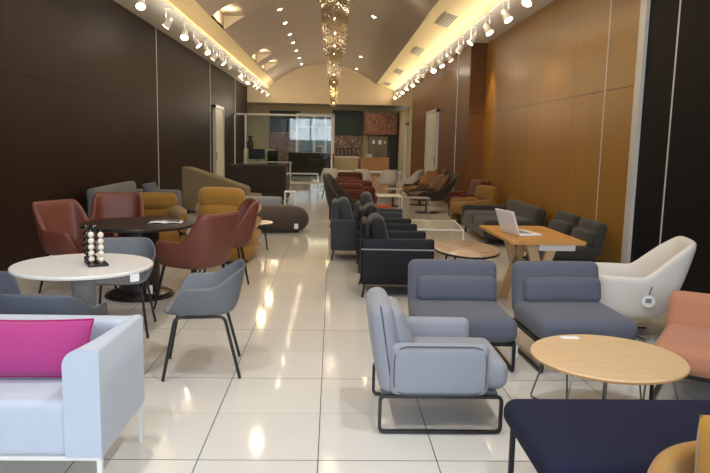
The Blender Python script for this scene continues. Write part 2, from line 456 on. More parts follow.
# tall grey cabinet
t = thing('cabinet', 'grey tall two-door cabinet with white notices under mosaic canopy', 'cabinet', (2.35, 35.2, 0))
obj('body', MB().box((0, .1, 1.0), (1.0, .5, 2.0), bevel=.01), 'cabinet', t, False)
for sx in (-1, 1):
    d = obj('door', MB().box((sx*.25, -.17, 1.02), (.48, .03, 1.9), bevel=.008), 'cabinet', t, False)
    obj('handle', MB().tube([(sx*.06, -.2, .9), (sx*.06, -.2, 1.1)], .012), 'black', d)
for x, s_ in ((-.25, .13), (.08, .16), (.33, .08)):
    obj('notice', MB().box((x, -.19, 1.62), (s_, .006, s_*1.4)), 'paper', t, False)
t = thing('cabinet', 'black narrow cabinet right of the grey cabinet', 'cabinet', (3.1, 35.2, 0))
obj('body', MB().box((0, .1, .95), (.5, .5, 1.9), bevel=.01), 'black', t, False)
obj('handle', MB().tube([(-.16, -.17, .9), (-.16, -.17, 1.15)], .012), 'chrome', t)
# rack and counter
t = thing('display_rack', 'black slatted rack standing behind the pale counter', 'rack', (.65, 33.6, 0))
w = MB(); w.box((0, 0, 1.28), (1.0, .3, .04)); w.box((0, 0, .86), (1.0, .3, .04))
for i in range(6): w.box((-.48+i*.192, 0, .66), (.05, .28, 1.32))
obj('frame', w, 'black', t, False)
for i in range(4): obj('board', MB().box((-.38+i*.192+.096*0, -.02, 1.06), (.07, .2, .34), bevel=.004), 'cabinet', t, False)
t = thing('counter', 'pale kitchen counter in front of the black rack', 'counter', (.65, 32.6, 0))
obj('body', MB().box((0, 0, .43), (1.15, .6, .86), bevel=.01), 'whitewall', t, False); obj('worktop', MB().box((0, 0, .88), (1.2, .66, .04), bevel=.01), 'whitelac', t, False)
t = thing('counter', 'tan wooden counter left of the grey cabinet', 'counter', (2.0, 32.2, 0))
obj('body', MB().box((0, 0, .42), (1.35, .6, .84), bevel=.01), 'maple_edge', t, False); obj('worktop', MB().box((0, 0, .865), (1.4, .66, .05), bevel=.01), 'maple_edge', t, False)
put('box', 'small white box on the tan wooden counter', 'box', MB().box((1.75, 32.2, .97), (.26, .2, .16), bevel=.01), 'paper')
t = thing('counter', 'dark long counter behind glass partition below the window', 'counter', (-1.05, 31.5, 0))
obj('body', MB().box((0, 0, .5), (2.0, .6, 1.0), bevel=.01), 'darktaupe', t, False); obj('worktop', MB().box((0, 0, 1.03), (2.06, .66, .06), bevel=.01), 'black', t, False)
t = thing('picture_frame', 'small white framed picture on the dark counter', 'picture', (-.65, 31.45, 1.06))
obj('frame', MB().box((0, 0, .18), (.42, .04, .34), bevel=.008), 'whitemetal', t, False); obj('picture', MB().box((0, -.024, .18), (.32, .01, .24)), 'ink', t, False)

# glass partition (thing)
t = thing('glass_partition', 'white framed glass partition across the far left of the showroom', 'partition', (-1.89, 26, 0))
w = MB(); w.box((0, 0, 2.57), (3.76, .06, .07)); w.box((1.85, 0, 1.3), (.07, .06, 2.6)); w.box((-1.45, 0, 1.3), (.06, .06, 2.6)); w.box((-1.86, 0, 1.3), (.04, .06, 2.6)); w.box((0, 0, .02), (3.76, .06, .04))
obj('frame', w, 'whitemetal', t, False)
obj('pane', MB().box((-1.655, 0, 1.29), (.35, .012, 2.5)), 'glass', t, False)
obj('pane', MB().box((.2, 0, 1.29), (3.23, .012, 2.5)), 'glass', t, False)

# doors in the side walls
def door(n, x, y0, y1, h, side):
    t = bpy.data.objects.new('door_%d' % n, None); C.objects.link(t); t['kind'] = 'structure'; t.location = (x, (y0+y1)/2, 0)
    L = y1-y0; w = MB()
    w.box((side*.02, -L/2, h/2), (.1, .12, h)); w.box((side*.02, L/2, h/2), (.1, .12, h)); w.box((side*.02, 0, h-.04), (.1, L+.12, .1))
    obj('door_frame', w, 'alu', t, False)
    obj('door_leaf', MB().box((side*.0, 0, h/2-.02), (.06, L-.12, h-.06)), 'doorlight', t, False)
    obj('door_handle', MB().tube([(side*.05, -L/2+.2, .95), (side*.05, -L/2+.2, 1.2)], .015), 'chrome', t)
door(1, XL+.02, 21.5, 23.1, 2.66, 1)
door(2, 3.12, 20.1, 22.3, 2.62, -1)
door(3, 3.38, 30.5, 31.7, 2.5, -1)

# ------------------------------------------------------------------ lamps of the room
t = thing('track_rail', 'white lighting track along the left soffit edge', 'lighting track', (-2.9, 0, 3.9))
obj('rail', MB().box((0, (8+29.8)/2, -.02), (.05, 21.8, .04)), 'whitemetal', t, False)
t = thing('track_rail', 'white lighting track along the right soffit edge', 'lighting track', (2.66, 0, 3.9))
obj('rail', MB().box((0, (5+29.8)/2, -.02), (.05, 24.8, .04)), 'whitemetal', t, False)
def spot_proto(name, label):
    t = thing(name, label, 'spotlight', (0, 0, 3.86), 0, 'left track spotlights')
    obj('adapter', MB().box((0, 0, -.02), (.05, .16, .038), bevel=.008), 'whitemetal', t)
    w = MB(); w.tube([(0, -.05, -.02), (0, -.05, -.2), (.0, -.02, -.25)], .011); w.tube([(0, .05, -.02), (0, .05, -.2), (0, .02, -.25)], .011)
    obj('stem', w, 'whitemetal', t)
    mm = T(0, 0, -.26, rx=R(-38)) 
    h = obj('lamp_head', MB().lathe([(.02, .09), (.05, .08), (.055, .02), (.07, -.09), (.075, -.1), (.066, -.1)], 20, mm), 'whitemetal', t)
    obj('lens', MB().lathe([(.002, -.112), (.04, -.109), (.068, -.1), (.066, -.09), (.002, -.09)], 20, mm), 'lens', h)
    return t
sp = spot_proto('track_spotlight', 'x')
LY = [10.5, 12.22, 13.5, 14.57, 15.71, 16.89, 17.79, 18.8, 21.2, 22.15, 23.46, 24.62, 25.58, 27.36, 29.4]
RY = [8.1, 9.48, 10.76, 12.02, 13.21, 14.45, 15.97, 17.16, 18.36, 19.96, 21.36, 23.0, 24.6, 26.4, 28.2, 29.5]
def ordn(i): return ['first', 'second', 'third', 'fourth', 'fifth', 'sixth', 'seventh', 'eighth', 'ninth', 'tenth', 'eleventh', 'twelfth', 'thirteenth', 'fourteenth', 'fifteenth', 'sixteenth'][i]
def lamp(kind, loc, power, col, aim=None, **k):
    d = bpy.data.lights.new('lamp', kind); d.energy = power; d.color = col
    for a, v in k.items(): setattr(d, a, v)
    o = bpy.data.objects.new('lamp', d); C.objects.link(o); o.location = loc
    if aim: o.rotation_euler = (Vector(aim)-Vector(loc)).to_track_quat('-Z', 'Y').to_euler()
    return o
WARM = (1., .8, .56)
SPOTW = 62
first = True
for side, ys, x in (('left', LY, -2.9), ('right', RY, 2.66)):
    for i, y in enumerate(ys):
        lab = 'white track spotlight on the %s ceiling track, %s from the camera end' % (side, ordn(i))
        if side == 'left' and y == 13.5: lab = 'glaring white track spotlight on the left ceiling track'
        if side == 'right' and y == 18.36: lab = 'glaring white track spotlight on the right ceiling track'
        rz = random.choice((-85, -40, 10, 45, 80, 120)) if side == 'left' else random.choice((85, 40, -10, -45, -80, -120))
        if 'glaring' in lab: rz = 0
        if first: s_ = sp; s_.location = (x, y, 3.859); s_.rotation_euler.z = R(rz); s_['label'] = lab; first = False
        else: s_ = dup(sp, lab, (x, y, 3.859), rz, '%s track spotlights' % side)
        if 'glaring' in lab:
            for ch in s_.children:
                if ch.name.startswith('lamp_head'):
                    for g in ch.children: g.data = g.data.copy(); g.data.materials.clear(); g.data.materials.append(M['lenscool'])
        # the beam each head throws
        sg = -1 if side == 'left' else 1
        tx = x+sg*random.choice((-1.6, -.9, .1, .35)); ty = y+random.uniform(-1.2, .8)
        lamp('SPOT', (x, y, 3.6), SPOTW if y < 9 else 50, WARM if y < 9 else (1., .72, .43), (tx, ty, 0), spot_size=R(62), spot_blend=.6, shadow_soft_size=.05)
# added spots without fixtures, grazing scallops onto the honey wall
lamp('SPOT', (3.12, 15.0, 3.7), 110, (1, .74, .42), (3.45, 15.1, 1.2), spot_size=R(60), spot_blend=.8, shadow_soft_size=.05)
lamp('SPOT', (2.72, 10.8, 3.62), 60, (1, .7, .4), (3.5, 10.9, 1.2), spot_size=R(80), spot_blend=.9, shadow_soft_size=.05)

# led strips, plus added fixtureless area lamps washing the sloped bands and soffits
for side, x, pw, l0 in (('left', -2.88, 40, 8), ('right', 2.64, 190, 5)):
    put('led_strip', 'thin warm light strip along the %s ceiling cove' % side, 'light strip', MB().box((x+(.042 if x < 0 else -.042)*1, (l0+29.8)/2, 3.885), (.016, 29.8-l0, .012)), 'led')
    sg = -1 if x > 0 else 1
    a = lamp('AREA', (x+sg*.02, (l0+29.8)/2, 3.62), pw, (1, .84, .58), None, shape='RECTANGLE', size=29.8-l0, size_y=.04)
    a.rotation_euler = (Vector((sg*.93, 0, .36))).to_track_quat('-Z', 'X').to_euler()
    b_ = lamp('AREA', (x-sg*.05, (l0+29.8)/2, 3.7), 26, (1, .9, .74), None, shape='RECTANGLE', size=29.8-l0, size_y=.04)  # added area light lifting the soffit, with no strip behind it
    zb_ = -Vector((-sg*.6, 0, .8)).normalized(); xb_ = Vector((0, 1, 0))
    b_.rotation_euler = Matrix((xb_, zb_.cross(xb_), zb_)).transposed().to_euler()
    # orient the long side along Y
    zax = -Vector((sg*.93, 0, .36)).normalized(); xax = Vector((0, 1, 0)); yax = zax.cross(xax)
    a.rotation_euler = Matrix((xax, yax, zax)).transposed().to_euler()
for y0, y1 in POCK:
    lamp('POINT', (-2.35, (y0+y1)/2, 4.36), 22, (1, .78, .42), shadow_soft_size=.12)

# recessed downlights
def down_proto():
    t = thing('downlight', 'x', 'downlight', (0, 0, 0), 0, 'vault downlights')
    obj('ring', MB().lathe([(.05, 0), (.085, 0), (.085, -.012), (.05, -.008)], 20), 'whitemetal', t)
    obj('lens', MB().lathe([(.001, -.002), (.045, -.002), (.042, -.014), (.025, -.024), (.001, -.027)], 20), 'down', t)
    return t
dp = None
DL = [(-1.36, 17.1, 'left'), (-1.36, 19.0, 'left'), (-1.36, 20.95, 'left'), (-1.36, 22.65, 'left'), (-1.36, 24.6, 'left'), (-1.36, 26.7, 'left'), (-1.36, 28.7, 'left'), (.95, 17, 'right'), (.95, 24.8, 'right'), (.95, 28.8, 'right')]
cnt = {'left': 0, 'right': 0}
for x, y, s_ in DL:
    lab = 'round recessed downlight in the vault, %s in the %s row from the camera' % (ordn(cnt[s_]), s_); cnt[s_] += 1
    sl = math.atan(2*.82*(x+.375)/2.225**2)
    if dp is None: dp = down_proto(); d = dp; d.location = (x, y, vz(x)-.004); d['label'] = lab
    else: d = dup(dp, lab, (x, y, vz(x)-.004), 0, 'vault downlights')
    d.rotation_euler = (0, sl, 0)
    lamp('SPOT', (x, y, vz(x)-.05), 36, (1, .76, .5), (x, y, 0), spot_size=R(70), spot_blend=.7, shadow_soft_size=.05)

# air vents on the sloped band
vp = None
for i, y in enumerate((13.6, 18.2, 23.4, 28.2)):
    lab = 'slatted air vent in the bright right cove, %s from the camera' % ordn(i)
    if vp is None:
        vp = thing('air_vent', lab, 'vent', (2.2, y, 4.015), 0, 'cove air vents')
        obj('vent_frame', MB().box((0, 0, 0), (.26, 1.3, .02)), 'soffit', vp, False)
        for k in range(5): obj('slat', MB().box((-.1+k*.05, 0, -.012), (.016, 1.22, .008)), 'darkmetal', vp, False)
        vp.rotation_euler = (0, math.atan2(.22, .77), 0)
    else:
        d = dup(vp, lab, (2.2, y, 4.015), 0); d.rotation_euler = vp.rotation_euler

# crystal chandeliers
def chandelier(label, y, zb, rad, n, taper, lit):
    t = thing('crystal_chandelier', label, 'chandelier', (0, y, zb), 0, 'crystal chandeliers along the vault')
    top = vz(0)-zb
    obj('canopy', MB().lathe([(.02, top), (rad*.8, top), (rad*.8, top-.04), (.02, top-.04)], 32), 'chrome', t)
    rg = MB()
    for k in range(4):
        z = top*(.12+.26*k); rr = rad*(1-taper*(1-z/top))
        rg.tube([(rr*math.cos(a/24*2*PI), rr*math.sin(a/24*2*PI), z) for a in range(24)], .008, True, 6)
    obj('ring_frame', rg, 'chrome', t)
    w = MB()
    def oct_(x, yy, z, s):
        p = [w.b.verts.new((x+a*s, yy+b*s, z+c*s*1.5)) for a, b, c in ((1, 0, 0), (0, 1, 0), (-1, 0, 0), (0, -1, 0), (0, 0, 1), (0, 0, -1))]
        for i in range(4):
            w.b.faces.new((p[i], p[(i+1) % 4], p[4])); w.b.faces.new((p[(i+1) % 4], p[i], p[5]))
    rnd = random.Random(int(y*10))
    for i in range(n):
        a = rnd.uniform(0, 2*PI); q = rad*math.sqrt(rnd.uniform(.25, 1))
        z = top-.05; zend = (1-(q/rad))*-.0+rnd.uniform(0, .35)*top*(.25+.75*q/rad)
        tw = rnd.uniform(-.4, .9)
        while z > zend:
            rr = q*(1-taper*(1-z/top)); aa = a+tw*(1-z/top)
            oct_(rr*math.cos(aa), rr*math.sin(aa), z, rnd.uniform(.013, .028)); z -= rnd.uniform(.07, .13)
    o = obj('crystal_strands', w, 'crystal', t, False, weld=False); o['kind'] = 'stuff'
    for z in ((.15, .4, .65) if not lit else (.1, .25, .4, .55, .7)):
        obj('bulb', MB().ball((0, 0, top*z), .03, None, 12), 'bulb', t)
    lamp('POINT', (0, y, zb+top*.3), 7 if not lit else 40, (1, .86, .66) if not lit else (1, .78, .45), shadow_soft_size=.2)
chandelier('large silvery crystal chandelier cut by the top of the picture', 11, 3.75, .37, 150, .15, False)
chandelier('long crystal chandelier behind the large silvery one', 16.5, 3.66, .33, 130, .2, False)
chandelier('twisted crystal chandelier third along the vault', 22.5, 3.55, .3, 120, .25, False)
chandelier('glowing golden tapered crystal chandelier at the far end of the vault', 28.5, 3.0, .27, 130, .55, True)

# ------------------------------------------------------------------ furniture builders
def add_tag(t, x, y, z, w=.05, h=.075, rz=0):
    obj('price_tag', MB().box((0, 0, 0), (w, .003, h), T(x, y, z, rz=R(rz))), 'tag', t, False)

def lounge(label, fab, loc, rz, arms=False, frame='black', W=.7, tagp=None, lumbar=True, group=None, H=.42, name='lounge_chair'):
    """low armless chair on flat sled frames; faces -Y"""
    t = thing(name, label, 'chair', loc, rz, group)
    D = .78; zf = .2
    obj('seat', MB().cush((0, -.06, zf+.105), (W, D-.1, .17), .06, .012), fab, t)
    b = obj('backrest', MB().cush((0, 0, H/2-.01), (W, .13, H), .06, .01, T(0, D/2-.13, zf+.08, rx=R(-12))), fab, t)
    if lumbar: obj('lumbar_cushion', MB().cush((.02, -.09, .18), (W*.88, .1, .2), .05, .014, T(0, D/2-.13, zf+.08, rx=R(-12))), fab, t)
    obj('seat_frame', MB().box((0, -.02, zf+.0), (W-.04, D-.14, .03), bevel=.005), 'black', t, False)
    for sx in (-1, 1):
        x = sx*(W/2-.02)
        w = MB(); w.tube([(x, -D/2+.03, zf+.02), (x, -D/2+.03, .014), (x, D/2-.06, .014), (x, D/2-.06, zf+.02)], .015, True, 4, .03, 1.0)
        obj('sled_leg', w, frame, t, False)
    if tagp: add_tag(t, *tagp)
    return t

def armchair_front(label, loc, rz):
    t = thing('armchair', label, 'chair', loc, rz)
    W, D = .62, .74; zf = .22
    obj('seat', MB().cush((0, -.075, zf+.10), (W-.1, D-.12, .17), .06, .014), 'lightgrey', t)
    mb = T(0, D/2-.11, zf+.0, rx=R(-9))
    b = obj('backrest', MB().cush((0, 0, .245), (W-.06, .13, .51), .062, .012, mb), 'lightgrey', t)
    w = MB(); w.tube([(0, .0, .0)], .003) if False else None
    pp = [(-(W-.06)/2+.01, 0, .03), (-(W-.06)/2+.01, 0, .475), ((W-.06)/2-.01, 0, .475), ((W-.06)/2-.01, 0, .03)]
    obj('piping', MB().tube([mb @ Vector((x*1.04, -.0, z+ (.02 if z > .3 else 0))) for x, _, z in pp], .005, False, 6, .06), 'piping', b)
    obj('back_cushion', MB().cush((0, -.13, .235), (W-.2, .11, .34), .05, .02, T(0, D/2-.11, zf+.02, rx=R(-20))), 'lightgrey', t)
    for sx in (-1, 1):
        a = obj('armrest', MB().cush((sx*(W/2-.035), .01, zf+.15), (.085, D-.2, .29), .042, .006, k=4), 'lightgrey', t)
        yy = D/2-.1; x = sx*(W/2+.002)
        r_ = [(x, .01-yy+.02, .015+zf), (x, .01-yy+.02, zf+.285), (x, .01+yy-.02, zf+.285), (x, .01+yy-.02, .015+zf)]
        obj('piping', MB().tube(r_, .004, True, 6, .08), 'piping', a)
        x = sx*(W/2-.03)
        obj('sled_leg', MB().tube([(x, -D/2+.03, zf-.005), (x, -D/2+.03, .012), (x, D/2-.04, .012), (x, D/2-.04, zf-.005)], .013, True, 4, .03), 'black', t, False)
    obj('seat_frame', MB().box((0, 0, zf-.0), (W-.08, D-.1, .035), bevel=.005), 'piping', t, False)
    return t

def shell_mesh(wb, db, wt, dt, zs, zf, za, zb, lean=.15, n=3., arm=(.22, .38, .58, .8), N=56, Mv=14, yb=0.):
    def sm(e0, e1, x): q = max(0, min(1, (x-e0)/(e1-e0))); return q*q*(3-2*q)
    w = MB(); rows = []
    for k in range(1, Mv+1):
        v = k/Mv; row = []
        for j in range(N):
            a = j/N*2*PI; tt = min(a, 2*PI-a)/PI
            sx, sy = math.sin(a), -math.cos(a); r = (abs(sx)**n+abs(sy)**n)**(-1/n)
            rim = zf+(za-zf)*sm(arm[0], arm[1], tt)+(zb-za)*sm(arm[2], arm[3], tt)
            bx, by = wb*sx*r, db*sy*r+yb; tx, ty = wt*sx*r, dt*sy*r+yb
            ty += lean*max(0, rim-za)*sm(.5, .8, tt)*1.6
            if v <= .5:
                q = v/.5; row.append((bx*q, by*q, zs+.01*q*q))
            else:
                q = (v-.5)/.5; e = q**.75
                row.append((bx+(tx-bx)*e, by+(ty-by)*e, zs+.01+(rim-zs-.01)*q**1.35))
        rows.append(row)
    V = w.quads(rows, False, True); w.b.faces.new(V[0]); return w

def bucket(label, loc, rz, mat='shellgrey', group='grey bucket chairs at the white table', tagp=None):
    t = thing('bucket_chair', label, 'chair', loc, rz, group)
    obj('shell', shell_mesh(.2, .2, .27, .25, .425, .45, .63, .745, .2, 3.2), mat, t, True, .014, 1)
    for sx in (-1, 1):
        x = sx*.18
        w = MB().tube([(sx*.235, -.25, .004), (x, -.17, .415), (x, .15, .415), (sx*.235, .25, .004)], .011, False, 8, .04)
        obj('leg_frame', w, 'darkmetal', t)
    obj('cross_bar', MB().tube([(-.18, .0, .41), (.18, .0, .41)], .009), 'darkmetal', t)
    if tagp: add_tag(t, *tagp)
    return t

def conference(label, loc, rz, mat='maroon', H=.93, group='maroon leather armchairs at the dark table'):
    t = thing('leather_armchair', label, 'chair', loc, rz, group)
    obj('shell', shell_mesh(.22, .23, .285, .275, .42, .45, .66, H, .22, 4.5, (.16, .3, .62, .74), 64, 16), mat, t, True, .05, 1)
    obj('seat_cushion', MB().cush((0, -.03, .475), (.42, .46, .09), .045, .012), mat, t)
    for sx in (-1, 1):
        for sy in (-1, 1): obj('leg', MB().tube([(sx*.2, sy*.18, .42), (sx*.27, sy*.25, .004)], lambda q: .016-.006*q, False, 8), 'black', t)
    return t

def upath(w, d, rr, front, n=10):
    """horseshoe open to -Y"""
    pts = [(-w, -front)]
    pts += [(-w+rr-rr*math.cos(i/n*PI/2), d-rr+rr*math.sin(i/n*PI/2)) for i in range(n+1)]
    pts += [(w-rr+rr*math.sin(i/n*PI/2), d-rr+rr*math.cos(i/n*PI/2)) for i in range(n+1)]
    return pts+[(w, -front)]

def channel(label, loc, rz, mat='mustard', rolls=4, top=.66, back=.92, w=.33, group=None, feet='black'):
    """tub chair of stacked horizontal padded rolls"""
    t = thing('channel_tub_chair', label, 'chair', loc, rz, group)
    h = (top-.06)/rolls
    for i in range(rolls):
        z = .06+h*(i+.5)
        obj('padded_roll', MB().tube([(x, y, z) for x, y in upath(w, .34, .22, .3)], lambda q: h*.7 if .02 < q < .98 else h*.35, False, 14, 0, 1.0), mat, t)
    for z in ([back-.09] if back > top+.05 else []):
        obj('back_roll', MB().cush((0, 0, 0), (w*2+.02, .2, back-top+.05), .09, .01, T(0, .32, (back+top)/2-.01, rx=R(-8))), mat, t)
    obj('seat_cushion', MB().cush((0, -.1, .33), (w*2-.12, .56, .22), .07, .02), mat, t)
    obj('base', MB().box((0, .0, .03), (w*1.6, .5, .06), bevel=.01), feet, t)
    return t

def boxchair(label, loc, rz, mat, W=.66, D=.74, ah=.62, bh=.82, cush=None, legs='chrome', strap=False, group=None, name='armchair', ribs=0):
    """club armchair; faces -Y"""
    t = thing(name, label, 'chair', loc, rz, group)
    lh = .14
    for sx in (-1, 1): 
        a = obj('arm_panel', MB().cush((sx*(W/2-.035), 0, (ah+lh)/2), (.07, D, ah-lh), .03, .003), mat, t)
        if strap: obj('strap', MB().box((sx*(W/2+.001), 0, ah-.11), (.008, D+.004, .014)), 'greybase', a, False)
    obj('back_panel', MB().cush((0, D/2-.06, (bh-.06+lh)/2), (W-.1, .1, bh-.06-lh), .045, .005), mat, t)
    obj('seat_cushion', MB().cush((0, -.05, .35), (W-.15, D-.14, .18), .06, .015), mat, t)
    obj('seat_base', MB().box((0, -.02, .2), (W-.14, D-.08, .12), bevel=.01), mat, t, False)
    obj('back_cushion', MB().cush((0, 0, 0), (W-.16, .15, .42), .065, .02, T(0, D/2-.2, .62, rx=R(-14))), cush or mat, t)
    for sx in (-1, 1):
        for sy in (-1, 1): obj('leg', MB().tube([(sx*(W/2-.05), sy*(D/2-.05), lh+.03), (sx*(W/2-.03), sy*(D/2-.02), .004)], .012), legs, t)
    return t

def sofa(label, loc, rz, mat, L=2., D=.85, sh=.42, bh=.82, ah=.6, arms=(1, 1), n=2, legs='black', cush=None, name='sofa', cat='sofa'):
    t = thing(name, label, cat, loc, rz)
    obj('seat_base', MB().cush((0, 0, .21), (L-.02, D-.02, .16), .04), mat, t)
    obj('backrest', MB().cush((0, 0, 0), (L, .18, bh-.26), .07, .008, T(0, D/2-.1, (bh+.26)/2, rx=R(-6))), mat, t)
    for sx, on in zip((-1, 1), arms):
        if on: obj('armrest', MB().cush((sx*(L/2-.08), 0, (ah+.14)/2), (.16, D, ah-.14), .06, .005), mat, t)
    l0 = -L/2+(.16 if arms[0] else 0); l1 = L/2-(.16 if arms[1] else 0); s_ = (l1-l0)/n
    for i in range(n): obj('seat_cushion', MB().cush((l0+s_*(i+.5), -.08, sh-.07), (s_-.005, D-.18, .17), .06, .015), mat, t)
    for sx in (-1, 1):
        for sy in (-1, 1): obj('leg', MB().tube([(sx*(L/2-.1), sy*(D/2-.1), .15), (sx*(L/2-.08), sy*(D/2-.08), .004)], .018), legs, t)
    return t

def disc(r, z0, z1, sy=1., m=None, e=.006):
    return MB().lathe([(.001, z0), (r-e*1.5, z0), (r, z0+e), (r, z1-e), (r-e, z1), (.001, z1)], 72, m, 1, sy)

# ------------------------------------------------------------------ foreground: right group
armchair_front('pale grey armchair with a loose back cushion, side-on at the front', (.61, 3.78, 0), 90)
lounge('blue grey armless lounge chair behind the pale grey armchair', 'bluegrey', (.96, 4.86, 0), 0, W=.7, tagp=(.345, -.3, .14, .06, .09), group='armless lounge chairs on black sled legs')
lounge('blue grey armless lounge chair behind the round maple table', 'bluegrey', (1.8, 4.86, 0), 3, W=.7, tagp=(.33, -.4, .16, .05, .09, 10), group='armless lounge chairs on black sled legs')
lounge('salmon armless lounge chair at the right edge, beside the maple table', 'salmon', (2.52, 4.08, 0), -34, W=.74, lumbar=False, group='armless lounge chairs on black sled legs', H=.34)

# round maple coffee table
t = thing('coffee_table', 'round maple coffee table on thin wire legs', 'table', (1.6, 3.68, 0))
top = obj('tabletop', disc(.43, .378, .401), 'maple', t)
obj('edge_band', disc(.4312, .379, .3985), 'maple_edge', top)
for a in (130, 220, 310, 40):
    q = R(a); q2 = R(a+28)
    obj('wire_leg', MB().tube([(.37*math.cos(q), .37*math.sin(q), .378), (.49*math.cos(q), .49*math.sin(q), .008), (.2*math.cos(q2), .2*math.sin(q2), .008), (.22*math.cos(q2), .22*math.sin(q2), .378)], .006, False, 8, .02), 'wire', t)
put('paper_card', 'small white card lying on the maple coffee table', 'card', MB().box((1.5, 4.02, .4035), (.11, .05, .003)), 'tag')

# navy bench
t = thing('bench', 'dark navy upholstered bench on black legs at the bottom edge', 'bench', (1.46, 2.64, 0))
obj('seat', MB().cush((0, 0, .36), (1.3, .7, .13), .06, .008, k=5), 'navy', t)
for sx in (-1, 1):
    obj('sled_leg', MB().tube([(sx*.6, -.3, .3), (sx*.6, -.3, .014), (sx*.6, .3, .014), (sx*.6, .3, .3)], .016, True, 4, .03), 'black', t, False)
# mustard tub with pillow
t = thing('tub_chair', 'mustard velvet tub chair cut by the lower right corner', 'chair', (1.37, 1.75, 0), 10)
obj('shell', shell_mesh(.32, .32, .38, .38, .3, .34, .57, .61, .0, 2.2, (.1, .35, .55, .9)), 'mustard', t, True, .07, 1)
obj('seat_cushion', MB().lathe([(.001, .3), (.29, .3), (.32, .36), (.29, .42), (.001, .43)], 40), 'mustard', t)
obj('base', MB().lathe([(.001, 0), (.2, 0), (.2, .02), (.04, .04), (.04, .3), (.001, .3)], 32), 'black', t)
def pillow(name, label, mat, loc, rot, sx, sy, th, pip=None):
    t = thing(name, label, 'cushion', loc); t.rotation_euler = [R(a) for a in rot]
    n = 18; rows = []
    w = MB()
    for sg in (-1, 1):
        rr = []
        for i in range(n+1):
            row = []
            for j in range(n+1):
                u, v = i/n*2-1, j/n*2-1
                e = ((1-abs(u)**2.4)*(1-abs(v)**2.4))**.5
                pin = 1-.07*(1-u*u)*abs(v)**4
                pinx = 1-.07*(1-v*v)*abs(u)**4
                row.append((u*sx/2*pinx, sg*th/2*e, v*sy/2*pin))
            rr.append(row)
        w.quads(rr)
    o = obj('cover', w, mat, t)
    if pip:
        P = []
        for (u0, v0, u1, v1) in ((-1, -1, 1, -1), (1, -1, 1, 1), (1, 1, -1, 1), (-1, 1, -1, -1)):
            for i in range(12):
                u, v = u0+(u1-u0)*i/12, v0+(v1-v0)*i/12
                P.append((u*sx/2*(1-.07*(1-v*v)*abs(u)**4), 0, v*sy/2*(1-.07*(1-u*u)*abs(v)**4)))
        obj('piping', MB().tube(P, .006, True, 6), pip, t)
    return t
pillow('cushion', 'mustard velvet scatter cushion standing in the mustard tub chair', 'mustard', (1.275, 1.93, .61), (-3, 0, 14), .31, .36, .12)

# white reclined shell chair
t = thing('shell_lounge_chair', 'off-white reclined shell lounge chair with hanging round tag by black wall', 'chair', (2.5, 5.55, 0), -104)
obj('shell', shell_mesh(.27, .27, .33, .31, .22, .46, .56, .85, .42, 3.2, (.04, .2, .6, .8), 64, 16), 'offwhite', t, True, .055, 1)
obj('seat_cushion', MB().cush((0, -.06, .36), (.5, .54, .12), .055, .02), 'offwhite', t)
obj('pedestal', MB().lathe([(.001, .02), (.03, .02), (.03, .26), (.001, .26)], 16), 'chrome', t)
for k in range(4): 
    q = k*PI/2+.6; obj('star_foot', MB().tube([(0, 0, .05), (.3*math.cos(q), .3*math.sin(q), .014)], .013), 'chrome', t)
tg = obj('hang_tag', MB().lathe([(.001, -.003), (.05, -.003), (.05, .003), (.001, .003)], 24, T(.352, .14, .37, rx=R(90), rz=R(90))), 'tag', t)
obj('tag_print', MB().box((0, 0, 0), (.045, .004, .035), T(.357, .14, .375, rz=R(90))), 'greybase', tg, False)
obj('tag_string', MB().tube([(.352, .14, .42), (.35, .16, .49)], .003), 'black', tg)

# ------------------------------------------------------------------ foreground: left group
t = thing('sofa', 'icy white sofa at the front left with thin pale legs', 'sofa', (-1.92, 3.09, 0))
obj('seat_base', MB().cush((0, -.02, .34), (1.62, .62, .25), .035, .004, k=4, mid=6), 'white_fab', t)
obj('backrest', MB().cush((0, .27, .45), (1.88, .12, .46), .04, .004, k=4, mid=6), 'white_fab', t)
for sx in (-1, 1):
    w = MB(); xo, xi = sx*.95, sx*.80
    # arm: inner side swells towards the front
    rows = []
    for i in range(13):
        v = i/12; y = .32-.66*v; wd = .085+.07*v**1.5; zt = .68+.02*v
        prof = []
        for k in range(9):
            q = k/8*PI/2; rr = min(.075, wd*.6)
            prof.append((xo-sx*(wd-rr+rr*math.cos(PI/2-q)), zt-rr+rr*math.sin(PI/2-q) if True else 0))
        pts = [(xo, .22), (xo, zt-.012), (xo-sx*.012, zt)]+[(a, b) for a, b in prof]+[(xo-sx*wd, .22)]
        rows.append([(a, y, b) for a, b in pts])
    V = w.quads(rows, False, True); w.b.faces.new(V[0]); w.b.faces.new(list(reversed(V[-1])))
    obj('armrest', w, 'white_fab', t, True, ang=50)
obj('base_frame', MB().box((0, -.01, .212), (1.88, .64, .018)), 'whitemetal', t, False)
for sx in (-1, 1):
    for sy in (-1, 1): obj('leg', MB().box((sx*.935, sy*.31-.01, .106), (.022, .022, .21)), 'whitemetal', t, False)
pillow('cushion', 'bright magenta pink cushion with dark piping on the white sofa', 'pink', (-1.42, 3.06, .605), (-14, 0, 2), .62, .27, .14, 'pinkdk')

# white round table
t = thing('dining_table', 'white round table on a grey pedestal at the left', 'table', (-1.66, 4.48, 0))
obj('tabletop', disc(.45, .715, .74), 'whitelac', t)
obj('pedestal', MB().lathe([(.001, .03), (.075, .03), (.075, .6), (.12, .714), (.001, .714)], 32), 'greybase', t)
obj('foot_plate', disc(.26, 0, .03), 'greybase', t)
add_tag(t, .4, -.21, .695, .06, .05, 40)
